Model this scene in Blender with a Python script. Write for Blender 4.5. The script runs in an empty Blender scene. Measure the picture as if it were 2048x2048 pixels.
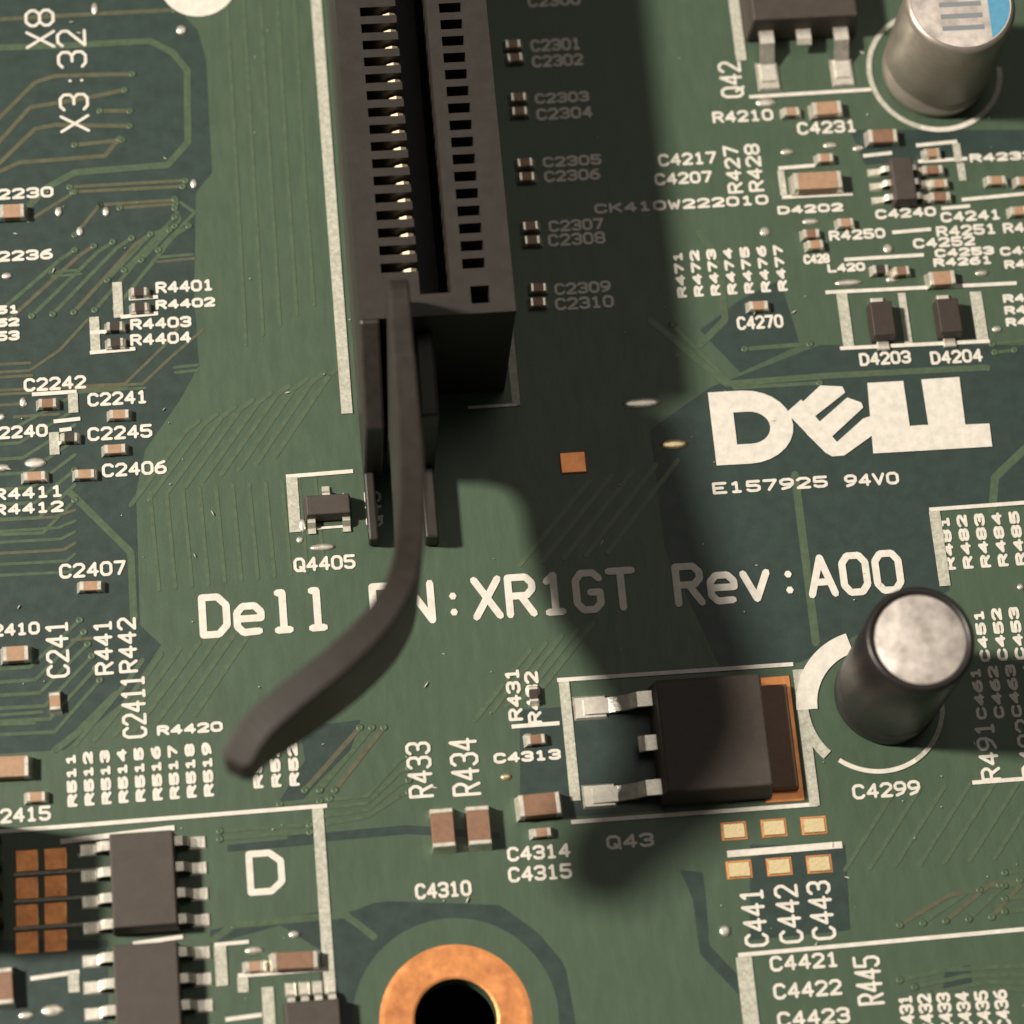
import bpy, bmesh, math, random
from mathutils import Vector, Matrix
random.seed(7)
S = bpy.context.scene
C = S.collection
S.unit_settings.system = 'METRIC'
S.unit_settings.scale_length = 0.001          # one unit is one millimetre

# ---------------------------------------------------------------- camera
AX = ((0.994336691131182, 0.06255836206061342, -0.08591272319386643),
      (-0.08815470992080768, 0.9370126667396717, -0.3379881795095617),
      (0.05935732296078525, 0.3436476592466514, 0.9372208888545039))
CAM = Vector((-14.175599326987962, -55.768049619077686, 154.64144666099315))
FPX = 6000.0
cd = bpy.data.cameras.new('camera')
cam = bpy.data.objects.new('camera', cd)
C.objects.link(cam)
cam.matrix_world = Matrix.Translation(CAM) @ Matrix(AX).to_4x4()
cd.sensor_width = 36.0
cd.lens = 36.0 * FPX / 2048.0
cd.clip_start = 1.0
cd.clip_end = 3000.0
cd.dof.use_dof = True
cd.dof.focus_distance = 164.0
cd.dof.aperture_fstop = 0.036
S.camera = cam

# ---------------------------------------------------------------- light
wd = bpy.data.worlds.new('World')
S.world = wd
wd.use_nodes = True
bg = wd.node_tree.nodes['Background']
bg.inputs[0].default_value = (1.0, 0.90, 0.78, 1)
bg.inputs[1].default_value = 0.05
ld = bpy.data.lights.new('room_lamp', 'AREA')
ld.shape = 'DISK'
ld.size = 66.0
ld.energy = 8.8e6
ld.color = (1.0, 0.90, 0.765)
lamp = bpy.data.objects.new('room_lamp', ld)
C.objects.link(lamp)
ldir = Vector((-0.955, 0.13, 1.0)).normalized()
lamp.location = ldir * 700.0
lamp.rotation_euler = ldir.to_track_quat('Z', 'Y').to_euler()
cl = bpy.data.lights.new('ceiling_light', 'AREA')
cl.shape = 'SQUARE'
cl.size = 430.0
cl.energy = 7.5e5
cl.color = (1.0, 0.92, 0.80)
ceil = bpy.data.objects.new('ceiling_light', cl)
C.objects.link(ceil)
cdir = Vector((0.13, 0.32, 0.94)).normalized()
ceil.location = cdir * 900.0
ceil.rotation_euler = cdir.to_track_quat('Z', 'Y').to_euler()
S.view_settings.view_transform = 'Standard'
S.view_settings.look = 'None'
S.view_settings.exposure = 0.0
S.view_settings.gamma = 1.0
S.render.engine = 'CYCLES'
S.render.resolution_x = 1024
S.render.resolution_y = 1024

# ---------------------------------------------------------------- measuring the flat board
def B(px, py, z=0.0):
    """board point (mm) seen at a photograph pixel, on the plane of height z"""
    v = Vector([AX[i][0] * (px - 1024) + AX[i][1] * (1024 - py) - AX[i][2] * FPX for i in range(3)])
    t = (z - CAM.z) / v.z
    return CAM + v * t
def scale_at(px, py):
    a = B(px, py)
    return 100.0 / (B(px + 100, py) - a).length, 100.0 / (B(px, py + 100) - a).length

# ---------------------------------------------------------------- materials
def mat(name, col, rough=0.5, metal=0.0, var=0.0, vscale=1.0, stretch=(1, 1, 1), bump=0.0, bscale=20.0, spec=0.5, col2=None, coat=0.0):
    m = bpy.data.materials.new(name)
    m.use_nodes = True
    nt = m.node_tree
    b = nt.nodes['Principled BSDF']
    b.inputs['Base Color'].default_value = (*col, 1)
    b.inputs['Roughness'].default_value = rough
    b.inputs['Metallic'].default_value = metal
    b.inputs['Specular IOR Level'].default_value = spec
    b.inputs['Coat Weight'].default_value = coat
    tc = nt.nodes.new('ShaderNodeTexCoord')
    geo = nt.nodes.new('ShaderNodeNewGeometry')
    mp = nt.nodes.new('ShaderNodeMapping')
    mp.inputs['Scale'].default_value = stretch
    nt.links.new(geo.outputs['Position'], mp.inputs['Vector'])
    if var > 0:
        n = nt.nodes.new('ShaderNodeTexNoise')
        n.inputs['Scale'].default_value = vscale
        n.inputs['Detail'].default_value = 5
        n.inputs['Roughness'].default_value = 0.62
        nt.links.new(mp.outputs[0], n.inputs['Vector'])
        r = nt.nodes.new('ShaderNodeValToRGB')
        r.color_ramp.elements[0].position = 0.32
        r.color_ramp.elements[1].position = 0.68
        c2 = col2 if col2 else tuple(c * (1 - var) for c in col)
        r.color_ramp.elements[0].color = (*c2, 1)
        r.color_ramp.elements[1].color = (*[min(1, c * (1 + var * 0.5)) for c in col], 1)
        nt.links.new(n.outputs['Fac'], r.inputs[0])
        nt.links.new(r.outputs[0], b.inputs['Base Color'])
        mr = nt.nodes.new('ShaderNodeMapRange')
        mr.inputs[3].default_value = max(0.05, rough - 0.08)
        mr.inputs[4].default_value = min(1, rough + 0.12)
        nt.links.new(n.outputs['Fac'], mr.inputs[0])
        nt.links.new(mr.outputs[0], b.inputs['Roughness'])
    if bump > 0:
        n2 = nt.nodes.new('ShaderNodeTexNoise')
        n2.inputs['Scale'].default_value = bscale
        n2.inputs['Detail'].default_value = 4
        nt.links.new(mp.outputs[0], n2.inputs['Vector'])
        bm_ = nt.nodes.new('ShaderNodeBump')
        bm_.inputs['Strength'].default_value = bump
        bm_.inputs['Distance'].default_value = 0.05
        nt.links.new(n2.outputs['Fac'], bm_.inputs['Height'])
        nt.links.new(bm_.outputs[0], b.inputs['Normal'])
    return m

M = {}
M['mask'] = mat('green_solder_mask', (0.062, 0.100, 0.065), 0.42, var=0.13, vscale=0.9, stretch=(2.2, 0.5, 1), bump=0.25, bscale=9, spec=0.4)
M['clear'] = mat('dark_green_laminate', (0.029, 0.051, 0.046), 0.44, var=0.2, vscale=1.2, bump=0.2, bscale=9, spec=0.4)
M['trace'] = mat('mask_over_copper', (0.070, 0.110, 0.064), 0.38, var=0.22, vscale=2.5, spec=0.45)
M['trace_f'] = mat('mask_over_buried_copper', (0.078, 0.116, 0.070), 0.40, var=0.2, vscale=2.5, spec=0.4)
M['trace_b'] = mat('mask_over_copper_brown', (0.100, 0.102, 0.062), 0.38, var=0.22, vscale=2.5, spec=0.45)
M['silk'] = mat('white_ink', (0.72, 0.69, 0.63), 0.7, var=0.14, vscale=2.2, bump=0.15, bscale=14, spec=0.2)
M['silkdim'] = mat('worn_white_ink', (0.50, 0.50, 0.43), 0.7, var=0.32, vscale=5.0, bump=0.15, bscale=14, spec=0.2)
M['tin'] = mat('tinned_solder', (0.84, 0.80, 0.71), 0.34, metal=0.78, var=0.2, vscale=3, bump=0.3, bscale=6)
M['gold'] = mat('gold_plating', (0.88, 0.72, 0.42), 0.27, metal=0.85, var=0.12, vscale=3, bump=0.25, bscale=6)
M['contact'] = mat('contact_metal', (0.70, 0.58, 0.40), 0.40, metal=0.75)
M['copper'] = mat('bare_copper', (0.86, 0.36, 0.13), 0.36, metal=0.6, var=0.35, vscale=0.9, bump=0.35, bscale=2.2, col2=(0.56, 0.21, 0.08))
M['plastic'] = mat('black_connector_plastic', (0.026, 0.0215, 0.0185), 0.5, var=0.2, vscale=1.5, bump=0.25, bscale=12)
M['epoxy'] = mat('black_moulded_epoxy', (0.060, 0.048, 0.041), 0.58, var=0.18, vscale=1.6, bump=0.35, bscale=16)
M['tan'] = mat('tan_ceramic', (0.40, 0.25, 0.16), 0.5, var=0.15, vscale=3)
M['brown'] = mat('brown_ceramic', (0.24, 0.135, 0.085), 0.5, var=0.15, vscale=3)
M['dark'] = mat('dark_resistor_coating', (0.045, 0.034, 0.028), 0.45, var=0.15, vscale=3)
M['alu'] = mat('aluminium_can', (0.36, 0.325, 0.285), 0.40, metal=0.6, var=0.12, vscale=1.2, stretch=(1, 1, 3), bump=0.08, bscale=8)
M['alutop'] = mat('aluminium_top', (0.74, 0.68, 0.64), 0.48, metal=0.45, var=0.42, vscale=0.8, bump=0.25, bscale=2)
M['sleeve'] = mat('black_sleeve', (0.018, 0.016, 0.016), 0.36, var=0.1, vscale=2, bump=0.1, bscale=5)
M['blue'] = mat('blue_print', (0.10, 0.33, 0.52), 0.5, var=0.12, vscale=3)
M['greyprint'] = mat('grey_print', (0.22, 0.24, 0.26), 0.6)
M['mat'] = mat('dark_hole_backing', (0.008, 0.008, 0.008), 0.9)  # near-black, for the sheet added to darken the mounting hole
M['dust'] = mat('pale_dust', (0.6, 0.58, 0.52), 0.9)

# ---------------------------------------------------------------- mesh helpers
class MB:
    def __init__(s):
        s.v = []
        s.f = []
    def add(s, vs, fs):
        o = len(s.v)
        s.v += [tuple(v) for v in vs]
        s.f += [tuple(i + o for i in f) for f in fs]
        return s
    def box(s, x0, y0, z0, x1, y1, z1, ch=0.0):
        """box with an optional chamfer round the top"""
        if ch <= 0:
            vs = [(x0, y0, z0), (x1, y0, z0), (x1, y1, z0), (x0, y1, z0), (x0, y0, z1), (x1, y0, z1), (x1, y1, z1), (x0, y1, z1)]
            fs = [(0, 3, 2, 1), (4, 5, 6, 7), (0, 1, 5, 4), (1, 2, 6, 5), (2, 3, 7, 6), (3, 0, 4, 7)]
            return s.add(vs, fs)
        c = ch
        vs = [(x0, y0, z0), (x1, y0, z0), (x1, y1, z0), (x0, y1, z0),
              (x0, y0, z1 - c), (x1, y0, z1 - c), (x1, y1, z1 - c), (x0, y1, z1 - c),
              (x0 + c, y0 + c, z1), (x1 - c, y0 + c, z1), (x1 - c, y1 - c, z1), (x0 + c, y1 - c, z1)]
        fs = [(0, 3, 2, 1), (8, 9, 10, 11)]
        for a in range(4):
            b = (a + 1) % 4
            fs += [(a, b, b + 4, a + 4), (a + 4, b + 4, b + 8, a + 8)]
        return s.add(vs, fs)
    def frust(s, x0, y0, z0, x1, y1, z1, t):
        """box whose top is inset by t"""
        vs = [(x0, y0, z0), (x1, y0, z0), (x1, y1, z0), (x0, y1, z0), (x0 + t, y0 + t, z1), (x1 - t, y0 + t, z1), (x1 - t, y1 - t, z1), (x0 + t, y1 - t, z1)]
        return s.add(vs, [(0, 3, 2, 1), (4, 5, 6, 7), (0, 1, 5, 4), (1, 2, 6, 5), (2, 3, 7, 6), (3, 0, 4, 7)])
    def prism(s, pts, z0, z1):
        """flat polygon (counter-clockwise) extruded from z0 to z1"""
        n = len(pts)
        vs = [(p[0], p[1], z0) for p in pts] + [(p[0], p[1], z1) for p in pts]
        fs = [tuple(range(n - 1, -1, -1)), tuple(range(n, 2 * n))]
        fs += [(i, (i + 1) % n, (i + 1) % n + n, i + n) for i in range(n)]
        return s.add(vs, fs)
    def lathe(s, prof, n=40, cx=0, cy=0, cap0=True, cap1=True, a0=0.0):
        vs = []
        for r, z in prof:
            for k in range(n):
                a = a0 + 2 * math.pi * k / n
                vs.append((cx + r * math.cos(a), cy + r * math.sin(a), z))
        fs = []
        for j in range(len(prof) - 1):
            for k in range(n):
                k2 = (k + 1) % n
                fs.append((j * n + k, j * n + k2, (j + 1) * n + k2, (j + 1) * n + k))
        if cap0:
            fs.append(tuple(range(n - 1, -1, -1)))
        if cap1:
            fs.append(tuple((len(prof) - 1) * n + k for k in range(n)))
        return s.add(vs, fs)
    def mesh(s, name, m, smooth=False, recalc=False):
        me = bpy.data.meshes.new(name)
        me.from_pydata(s.v, [], s.f)
        if recalc:
            b = bmesh.new()
            b.from_mesh(me)
            bmesh.ops.recalc_face_normals(b, faces=b.faces)
            b.to_mesh(me)
            b.free()
        if smooth:
            for p in me.polygons:
                p.use_smooth = True
        me.materials.append(M[m])
        me.update()
        return me
    def build(s, name, m, parent=None, loc=None, smooth=False, recalc=False):
        return link(name, s.mesh(name, m, smooth, recalc), parent, loc)

def link(name, me, parent=None, loc=None, rz=0.0):
    o = bpy.data.objects.new(name, me)
    C.objects.link(o)
    if parent:
        o.parent = parent
    if loc is not None:
        o.location = loc
    if rz:
        o.rotation_euler = (0, 0, rz)
    return o
def thing(name, label, cat, loc=(0, 0, 0), rz=0.0, group=None):
    o = link(name, None, None, loc, rz)
    o.empty_display_size = 0.5
    o['label'] = label
    o['category'] = cat
    if group:
        o['group'] = group
    return o
def bevel(o, w, seg=2):
    md = o.modifiers.new('bevel', 'BEVEL')
    md.width = w
    md.segments = seg
    md.limit_method = 'ANGLE'
    md.angle_limit = math.radians(40)
    return o

# ---------------------------------------------------------------- added dark hole backing and circuit board
wm = MB().box(-90, -90, -12.0, 90, 90, -9.0).build('hole_backing', 'mat')  # black sheet added below the board so the mounting hole stays dark
wm['kind'] = 'structure'
wm['label'] = 'added black sheet that keeps the mounting hole dark'

HC = B(912, 2040)
HR = 2.15
def board_mesh():
    m = MB()
    X0, Y0, X1, Y1 = -48, -50, 52, 52
    n = 48
    zs = [0.0, -1.6]
    ring = [(HC.x + HR * math.cos(2 * math.pi * k / n), HC.y + HR * math.sin(2 * math.pi * k / n)) for k in range(n)]
    sq = []
    for x, y in ring:
        dx, dy = x - HC.x, y - HC.y
        s = 7.5 / max(abs(dx), abs(dy))
        sq.append((HC.x + dx * s, HC.y + dy * s))
    vs = [(x, y, 0) for x, y in ring] + [(x, y, 0) for x, y in sq] + [(x, y, -1.6) for x, y in ring]
    fs = []
    for k in range(n):
        k2 = (k + 1) % n
        fs.append((k, n + k, n + k2, k2))
        fs.append((k, k2, 2 * n + k2, 2 * n + k))
    m.add(vs, fs)
    a, b, c, d = HC.x - 7.5, HC.x + 7.5, HC.y - 7.5, HC.y + 7.5
    for x0, y0, x1, y1 in ((X0, Y0, X1, c), (X0, d, X1, Y1), (X0, c, a, d), (b, c, X1, d)):
        m.add([(x0, y0, 0), (x1, y0, 0), (x1, y1, 0), (x0, y1, 0)], [(0, 1, 2, 3)])
    for p, q in (((X0, Y0), (X1, Y0)), ((X1, Y0), (X1, Y1)), ((X1, Y1), (X0, Y1)), ((X0, Y1), (X0, Y0))):
        m.add([(*p, -1.6), (*q, -1.6), (*q, 0), (*p, 0)], [(0, 1, 2, 3)])
    return m
board = board_mesh().build('circuit_board', 'mask')
board['kind'] = 'structure'
board['label'] = 'green computer circuit board with white printed markings'

# stacked thin layers on the board, micrometres apart
zc = [0.004]
def nextz(step=0.0007):
    zc[0] += step
    return zc[0]

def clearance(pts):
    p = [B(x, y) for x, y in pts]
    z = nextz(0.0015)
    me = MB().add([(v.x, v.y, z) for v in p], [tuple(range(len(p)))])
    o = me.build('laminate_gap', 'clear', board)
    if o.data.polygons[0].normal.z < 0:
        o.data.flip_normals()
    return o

SEG = [0]
def stroke_mb(m, pts, w, z, caps=True):
    """polyline of width w on the board as capsule strips; each strip a hair above the last"""
    for i in range(len(pts) - 1):
        a, b = Vector(pts[i]), Vector(pts[i + 1])
        d = b - a
        if d.length < 1e-6:
            continue
        d.normalize()
        n = Vector((-d.y, d.x)) * (w / 2)
        SEG[0] += 1
        zz = z + 0.0003 * (len(m.f) % 90) + 0.0000011 * (SEG[0] % 200)
        e = d * (w / 2)
        k = 0.5
        vs = [a + n, a - n * 1.0, b - n, b + n]
        poly = [a + n, a + n * k - e * 0.86, a - n * k - e * 0.86, a - n, b - n, b - n * k + e * 0.86, b + n * k + e * 0.86, b + n] if caps else [a + n, a - n, b - n, b + n]
        m.add([(p.x, p.y, zz) for p in poly], [tuple(range(len(poly)))])

NV = [0]
VIA = MB().lathe([(0.22, -0.01), (0.2, 0.038), (0.12, 0.04), (0.08, 0.03), (0.04, 0.02)], 14).mesh('via', 'trace', smooth=True)
def trace(pts, w=11, brown=False, faint=False):
    q = [B(x, y) for x, y in pts]
    m = MB()
    wm_ = w / 35.5
    for i in range(len(q) - 1):
        a, b = Vector(q[i][:2]), Vector(q[i + 1][:2])
        d = (b - a)
        if d.length < 1e-5:
            continue
        d.normalize()
        n = Vector((-d.y, d.x)) * (wm_ / 2)
        e = d * (wm_ * 0.43)
        SEG[0] += 1
        z1 = 0.018 + 0.00003 * (SEG[0] % 800)
        poly = [a + n, a + n * .5 - e, a - n * .5 - e, a - n, b - n, b - n * .5 + e, b + n * .5 + e, b + n]
        nn = len(poly)
        vs = [(p.x, p.y, z1) for p in poly]
        o2 = [(p.x, p.y, -0.01) for p in [c + (c - (a + b) / 2).normalized() * 0.045 for c in poly]]
        fs = [tuple(range(nn))] + [(j, j + nn, (j + 1) % nn + nn, (j + 1) % nn) for j in range(nn)]
        m.add(vs + o2, fs)
    for e in (q[0], q[-1]):
        if 6 < w < 12 and not faint and NV[0] < 240:
            NV[0] += 1
            link('via', VIA, board, (e.x, e.y, 0.0))
    return m.build('trace', 'trace_f' if faint else 'trace_b' if brown else 'trace', board)

# stroke alphabet on a 4 x 6 grid
G = {
 '0': [[(0, 1.2), (0, 4.8), (1, 6), (3, 6), (4, 4.8), (4, 1.2), (3, 0), (1, 0), (0, 1.2)]],
 '1': [[(0.8, 5), (2, 6), (2, 0)], [(0.8, 0), (3.2, 0)]],
 '2': [[(0, 5), (1, 6), (3, 6), (4, 5), (4, 3.8), (0, 0), (4, 0)]],
 '3': [[(0, 5.2), (1, 6), (3, 6), (4, 5.2), (4, 3.8), (3, 3), (4, 2.2), (4, 0.8), (3, 0), (1, 0), (0, 0.8)], [(1.5, 3), (3, 3)]],
 '4': [[(3, 0), (3, 6), (0, 1.8), (4, 1.8)]],
 '5': [[(4, 6), (0.2, 6), (0, 3.4), (3, 3.4), (4, 2.5), (4, 0.9), (3, 0), (1, 0), (0, 0.8)]],
 '6': [[(3.6, 6), (1.2, 5), (0, 3), (0, 1), (1, 0), (3, 0), (4, 1), (4, 2.4), (3, 3.4), (0.4, 3)]],
 '7': [[(0, 6), (4, 6), (1.5, 0)]],
 '8': [[(1, 3), (0, 4), (0, 5), (1, 6), (3, 6), (4, 5), (4, 4), (3, 3), (1, 3), (0, 2), (0, 1), (1, 0), (3, 0), (4, 1), (4, 2), (3, 3)]],
 '9': [[(0.4, 0), (2.8, 1), (4, 3), (4, 5), (3, 6), (1, 6), (0, 5), (0, 3.6), (1, 2.6), (3.8, 3)]],
 'A': [[(0, 0), (2, 6), (4, 0)], [(0.7, 2), (3.3, 2)]],
 'B': [[(0, 0), (0, 6), (3, 6), (4, 5), (4, 4), (3, 3), (4, 2), (4, 1), (3, 0), (0, 0)], [(0, 3), (3, 3)]],
 'C': [[(4, 5), (3, 6), (1, 6), (0, 4.8), (0, 1.2), (1, 0), (3, 0), (4, 1)]],
 'D': [[(0, 0), (0, 6), (2.6, 6), (4, 4.6), (4, 1.4), (2.6, 0), (0, 0)]],
 'E': [[(4, 6), (0, 6), (0, 0), (4, 0)], [(0, 3), (3, 3)]],
 'F': [[(4, 6), (0, 6), (0, 0)], [(0, 3), (3, 3)]],
 'G': [[(4, 5), (3, 6), (1, 6), (0, 4.8), (0, 1.2), (1, 0), (3, 0), (4, 1), (4, 2.8), (2.4, 2.8)]],
 'J': [[(4, 6), (4, 1), (3, 0), (1, 0), (0, 1)]],
 'K': [[(0, 0), (0, 6)], [(4, 6), (0, 2.4)], [(1.4, 3.6), (4, 0)]],
 'L': [[(0, 6), (0, 0), (4, 0)]],
 'N': [[(0, 0), (0, 6), (4, 0), (4, 6)]],
 'P': [[(0, 0), (0, 6), (3, 6), (4, 5), (4, 3.8), (3, 2.8), (0, 2.8)]],
 'Q': [[(0, 1.2), (0, 4.8), (1, 6), (3, 6), (4, 4.8), (4, 1.2), (3, 0), (1, 0), (0, 1.2)], [(2.4, 1.8), (4.2, -0.4)]],
 'R': [[(0, 0), (0, 6), (3, 6), (4, 5), (4, 4), (3, 3), (0, 3)], [(2, 3), (4, 0)]],
 'T': [[(0, 6), (4, 6)], [(2, 6), (2, 0)]],
 'U': [[(0, 6), (0, 1), (1, 0), (3, 0), (4, 1), (4, 6)]],
 'V': [[(0, 6), (2, 0), (4, 6)]],
'W': [[(0, 6), (1, 0), (2, 4), (3, 0), (4, 6)]],
 'X': [[(0, 0), (4, 6)], [(0, 6), (4, 0)]],
 'Y': [[(0, 6), (2, 3), (4, 6)], [(2, 3), (2, 0)]],
 'e': [[(0, 2.2), (4, 2.2), (4, 3.2), (3, 4.2), (1, 4.2), (0, 3.2), (0, 1), (1, 0), (3.6, 0.1)]],
 'l': [[(1.2, 6), (2, 6), (2, 0)], [(1, 0), (3, 0)]],
 'v': [[(0, 4.2), (2, 0), (4, 4.2)]],
 ':': [[(2, 1), (2, 1.1)], [(2, 3.6), (2, 3.7)]],
 '-': [[(0.5, 3), (3.5, 3)]], '/': [[(0, 0), (4, 6)]], ' ': [],
}
NTEXT = [0]
def text(s, cx, cy, wmm, hmm, rot=False, sw=None, m='silk'):
    """printed text centred at pixel (cx, cy); wmm along the writing, hmm cap height"""
    n = len(s)
    pitch = wmm / max(1, n - 0.25)
    gx = pitch * 0.70 / 4
    gy = hmm / 6
    sw = sw or max(0.11, hmm * 0.155)
    p0 = B(cx, cy)
    ax, ay = (Vector((0, 1)), Vector((-1, 0))) if rot else (Vector((1, 0)), Vector((0, 1)))
    c = Vector((p0.x, p0.y))
    mb = MB()
    k = 0
    NTEXT[0] += 1
    for i, ch in enumerate(s):
        bx = -wmm / 2 + i * pitch + pitch * 0.02
        for st in G[ch]:
            pts = [c + ax * (bx + x * gx) + ay * (-hmm / 2 + y * gy) for x, y in st]
            stroke_mb(mb, pts, sw, 0.044 + 0.00011 * (NTEXT[0] % 7))
            k += 1
    return mb.build('silkscreen_text', m, board)
SHR = 13
def T(s, x0, y0, x1, y1, m='silk'):
    w, h = x1 - x0 - SHR, y1 - y0
    h2 = max(14, h - w * 0.062)
    cx, cy = (x0 + x1) / 2, (y0 + y1) / 2
    sx, sy = scale_at(cx, cy)
    return text(s, cx, cy, w / sx, h2 * 0.88 / sy, False, 0.165, m)
def V(s, x0, y0, x1, y1, m='silk'):
    w, h = x1 - x0 - SHR - 9, y1 - y0
    cx, cy = (x0 + x1) / 2, (y0 + y1) / 2
    sx, sy = scale_at(cx, cy)
    return text(s, cx, cy, h / sy, max(14, w) / sx, True, 0.17, m)
NL = [0]
def sline(x0, y0, x1, y1, w=8, m='silk'):
    a, b = B(x0, y0), B(x1, y1)
    mb = MB()
    NL[0] += 1
    z = 0.0745 + 0.00031 * (NL[0] % 16)
    stroke_mb(mb, [a[:2], b[:2]], w / 35.5, z, caps=False)
    return mb.build('silkscreen_line', m, board)
def H(x0, y0, x1, y1, w=8, m='silk'):
    return sline(x0 + 6, y0, x1 - 6, y1, w, m)
def L(x0, y0, x1, y1, w=19, m='silkdim'):
    # along the board's own Y axis, from the first point down to the height of the second
    a, b = B(x0, y0), B(x1, y1)
    xm = (a.x + b.x) / 2
    mb = MB()
    NL[0] += 1
    z = 0.0745 + 0.00031 * (NL[0] % 16)
    stroke_mb(mb, [(xm, a.y), (xm, b.y)], w / 35.5, z, caps=False)
    return mb.build('silkscreen_line', m, board)
via_me = {}
def pad(x0, y0, x1, y1, m='tin'):
    """small tinned dot or pad, slightly domed"""
    w = max(15, x1 - x0 - 26)
    h = max(9, (y1 - y0))
    cx, cy = (x0 + x1) / 2, (y0 + y1) / 2
    sx, sy = scale_at(cx, cy)
    a, b = round(w / sx / 2, 1), round(h / sy / 2, 1)
    a, b = max(a, 0.2), max(b, 0.2)
    key = (a, b, m)
    if key not in via_me:
        mb = MB().lathe([(1.0, -0.02), (1.0, 0.045), (0.72, 0.085), (0.35, 0.105)], 16)
        mb.v = [(x * a, y * b, z) for x, y, z in mb.v]
        via_me[key] = mb.mesh('solder_pad', m, smooth=True)
    p = B(cx, cy)
    return link('solder_pad', via_me[key], board, (p.x, p.y, 0.0))

# ---------------------------------------------------------------- small chip parts
chip_me = {}
def chip(cx, cy, label, kind='tan', w=1.0, d=0.5, h=0.45, vert=False, px=True, cat=None):
    """two-terminal chip part; cx, cy pixel of its top centre"""
    p = B(cx, cy, h)
    key = (kind, w, d, h)
    if key not in chip_me:
        t = min(0.28, w * 0.24)
        body = MB().box(-w / 2 + t * 0.8, -d / 2 + 0.012, 0.03, w / 2 - t * 0.8, d / 2 - 0.012, h - 0.012, 0.03)
        term = MB().box(0, -d / 2, 0.0, t, d / 2, h, 0.05)
        term.add([(-0.16, -d / 2 - .04, 0.002), (-0.16, d / 2 + .04, 0.002), (0.0, d / 2, h * 0.62), (0.0, -d / 2, h * 0.62)], [(0, 3, 2, 1)])
        term.add([(-0.16, -d / 2 - .04, 0.002), (0.0, -d / 2, h * 0.62), (0.0, -d / 2, 0.002)], [(0, 1, 2)])
        term.add([(-0.16, d / 2 + .04, 0.002), (0.0, d / 2, h * 0.62), (0.0, d / 2, 0.002)], [(0, 2, 1)])
        chip_me[key] = (body.mesh('body', kind), term.mesh('terminal', 'tin'))
    cat = cat or ('resistor' if kind == 'dark' else 'capacitor')
    root = thing('chip_' + cat, label, 'chip ' + cat, (p.x, p.y, 0.002), (math.pi / 2 if vert else 0.0) + random.uniform(-0.035, 0.035))
    link('body', chip_me[key][0], root)
    link('terminal', chip_me[key][1], root, (-w / 2, 0, 0))
    link('terminal', chip_me[key][1], root, (w / 2, 0, 0), math.pi)
    return root

# ---------------------------------------------------------------- bare laminate between the copper areas
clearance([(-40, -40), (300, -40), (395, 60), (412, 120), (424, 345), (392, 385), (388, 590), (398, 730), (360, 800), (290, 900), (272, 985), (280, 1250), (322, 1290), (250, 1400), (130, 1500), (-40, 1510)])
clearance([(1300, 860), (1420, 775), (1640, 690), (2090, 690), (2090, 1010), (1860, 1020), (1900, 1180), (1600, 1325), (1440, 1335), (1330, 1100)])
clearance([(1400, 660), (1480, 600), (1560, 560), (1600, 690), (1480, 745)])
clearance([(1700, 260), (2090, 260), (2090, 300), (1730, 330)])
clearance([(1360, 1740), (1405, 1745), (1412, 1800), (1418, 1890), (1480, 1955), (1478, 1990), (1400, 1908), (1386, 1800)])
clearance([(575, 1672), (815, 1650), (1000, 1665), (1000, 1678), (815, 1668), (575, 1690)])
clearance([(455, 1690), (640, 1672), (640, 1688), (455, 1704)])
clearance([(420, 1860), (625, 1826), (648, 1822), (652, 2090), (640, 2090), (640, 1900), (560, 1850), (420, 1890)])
def hole_clearance(pts, r0=4.3, n=72):
    # star-shaped gap round the mounting hole, the hole itself left open
    P = [Vector(B(x, y)[:2]) - Vector(HC[:2]) for x, y in pts]
    zz = nextz(0.0015)
    vs = []
    for k in range(n):
        d = Vector((math.cos(2 * math.pi * k / n), math.sin(2 * math.pi * k / n)))
        best = 6.0
        for i in range(len(P)):
            a, b = P[i], P[(i + 1) % len(P)]
            e = b - a
            den = d.x * e.y - d.y * e.x
            if abs(den) < 1e-9:
                continue
            t = (a.x * e.y - a.y * e.x) / den
            u = (a.x * d.y - a.y * d.x) / den
            if t > 0 and -1e-6 <= u <= 1 + 1e-6:
                best = t
        vs += [(HC.x + d.x * r0, HC.y + d.y * r0, zz), (HC.x + d.x * best, HC.y + d.y * best, zz)]
    MB().add(vs, [(2 * k, 2 * k + 1, (2 * k + 3) % (2 * n), (2 * k + 2) % (2 * n)) for k in range(n)]).build('laminate_gap', 'clear', board)
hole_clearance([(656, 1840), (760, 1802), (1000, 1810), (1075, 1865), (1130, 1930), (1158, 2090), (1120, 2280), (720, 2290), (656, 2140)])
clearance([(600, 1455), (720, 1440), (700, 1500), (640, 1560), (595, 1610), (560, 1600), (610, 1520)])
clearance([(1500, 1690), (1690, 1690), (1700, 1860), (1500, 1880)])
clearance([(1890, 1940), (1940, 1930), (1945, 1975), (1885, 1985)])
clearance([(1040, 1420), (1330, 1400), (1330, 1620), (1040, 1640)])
clearance([(-40, 1880), (215, 1880), (215, 2090), (-40, 2090)])

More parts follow.
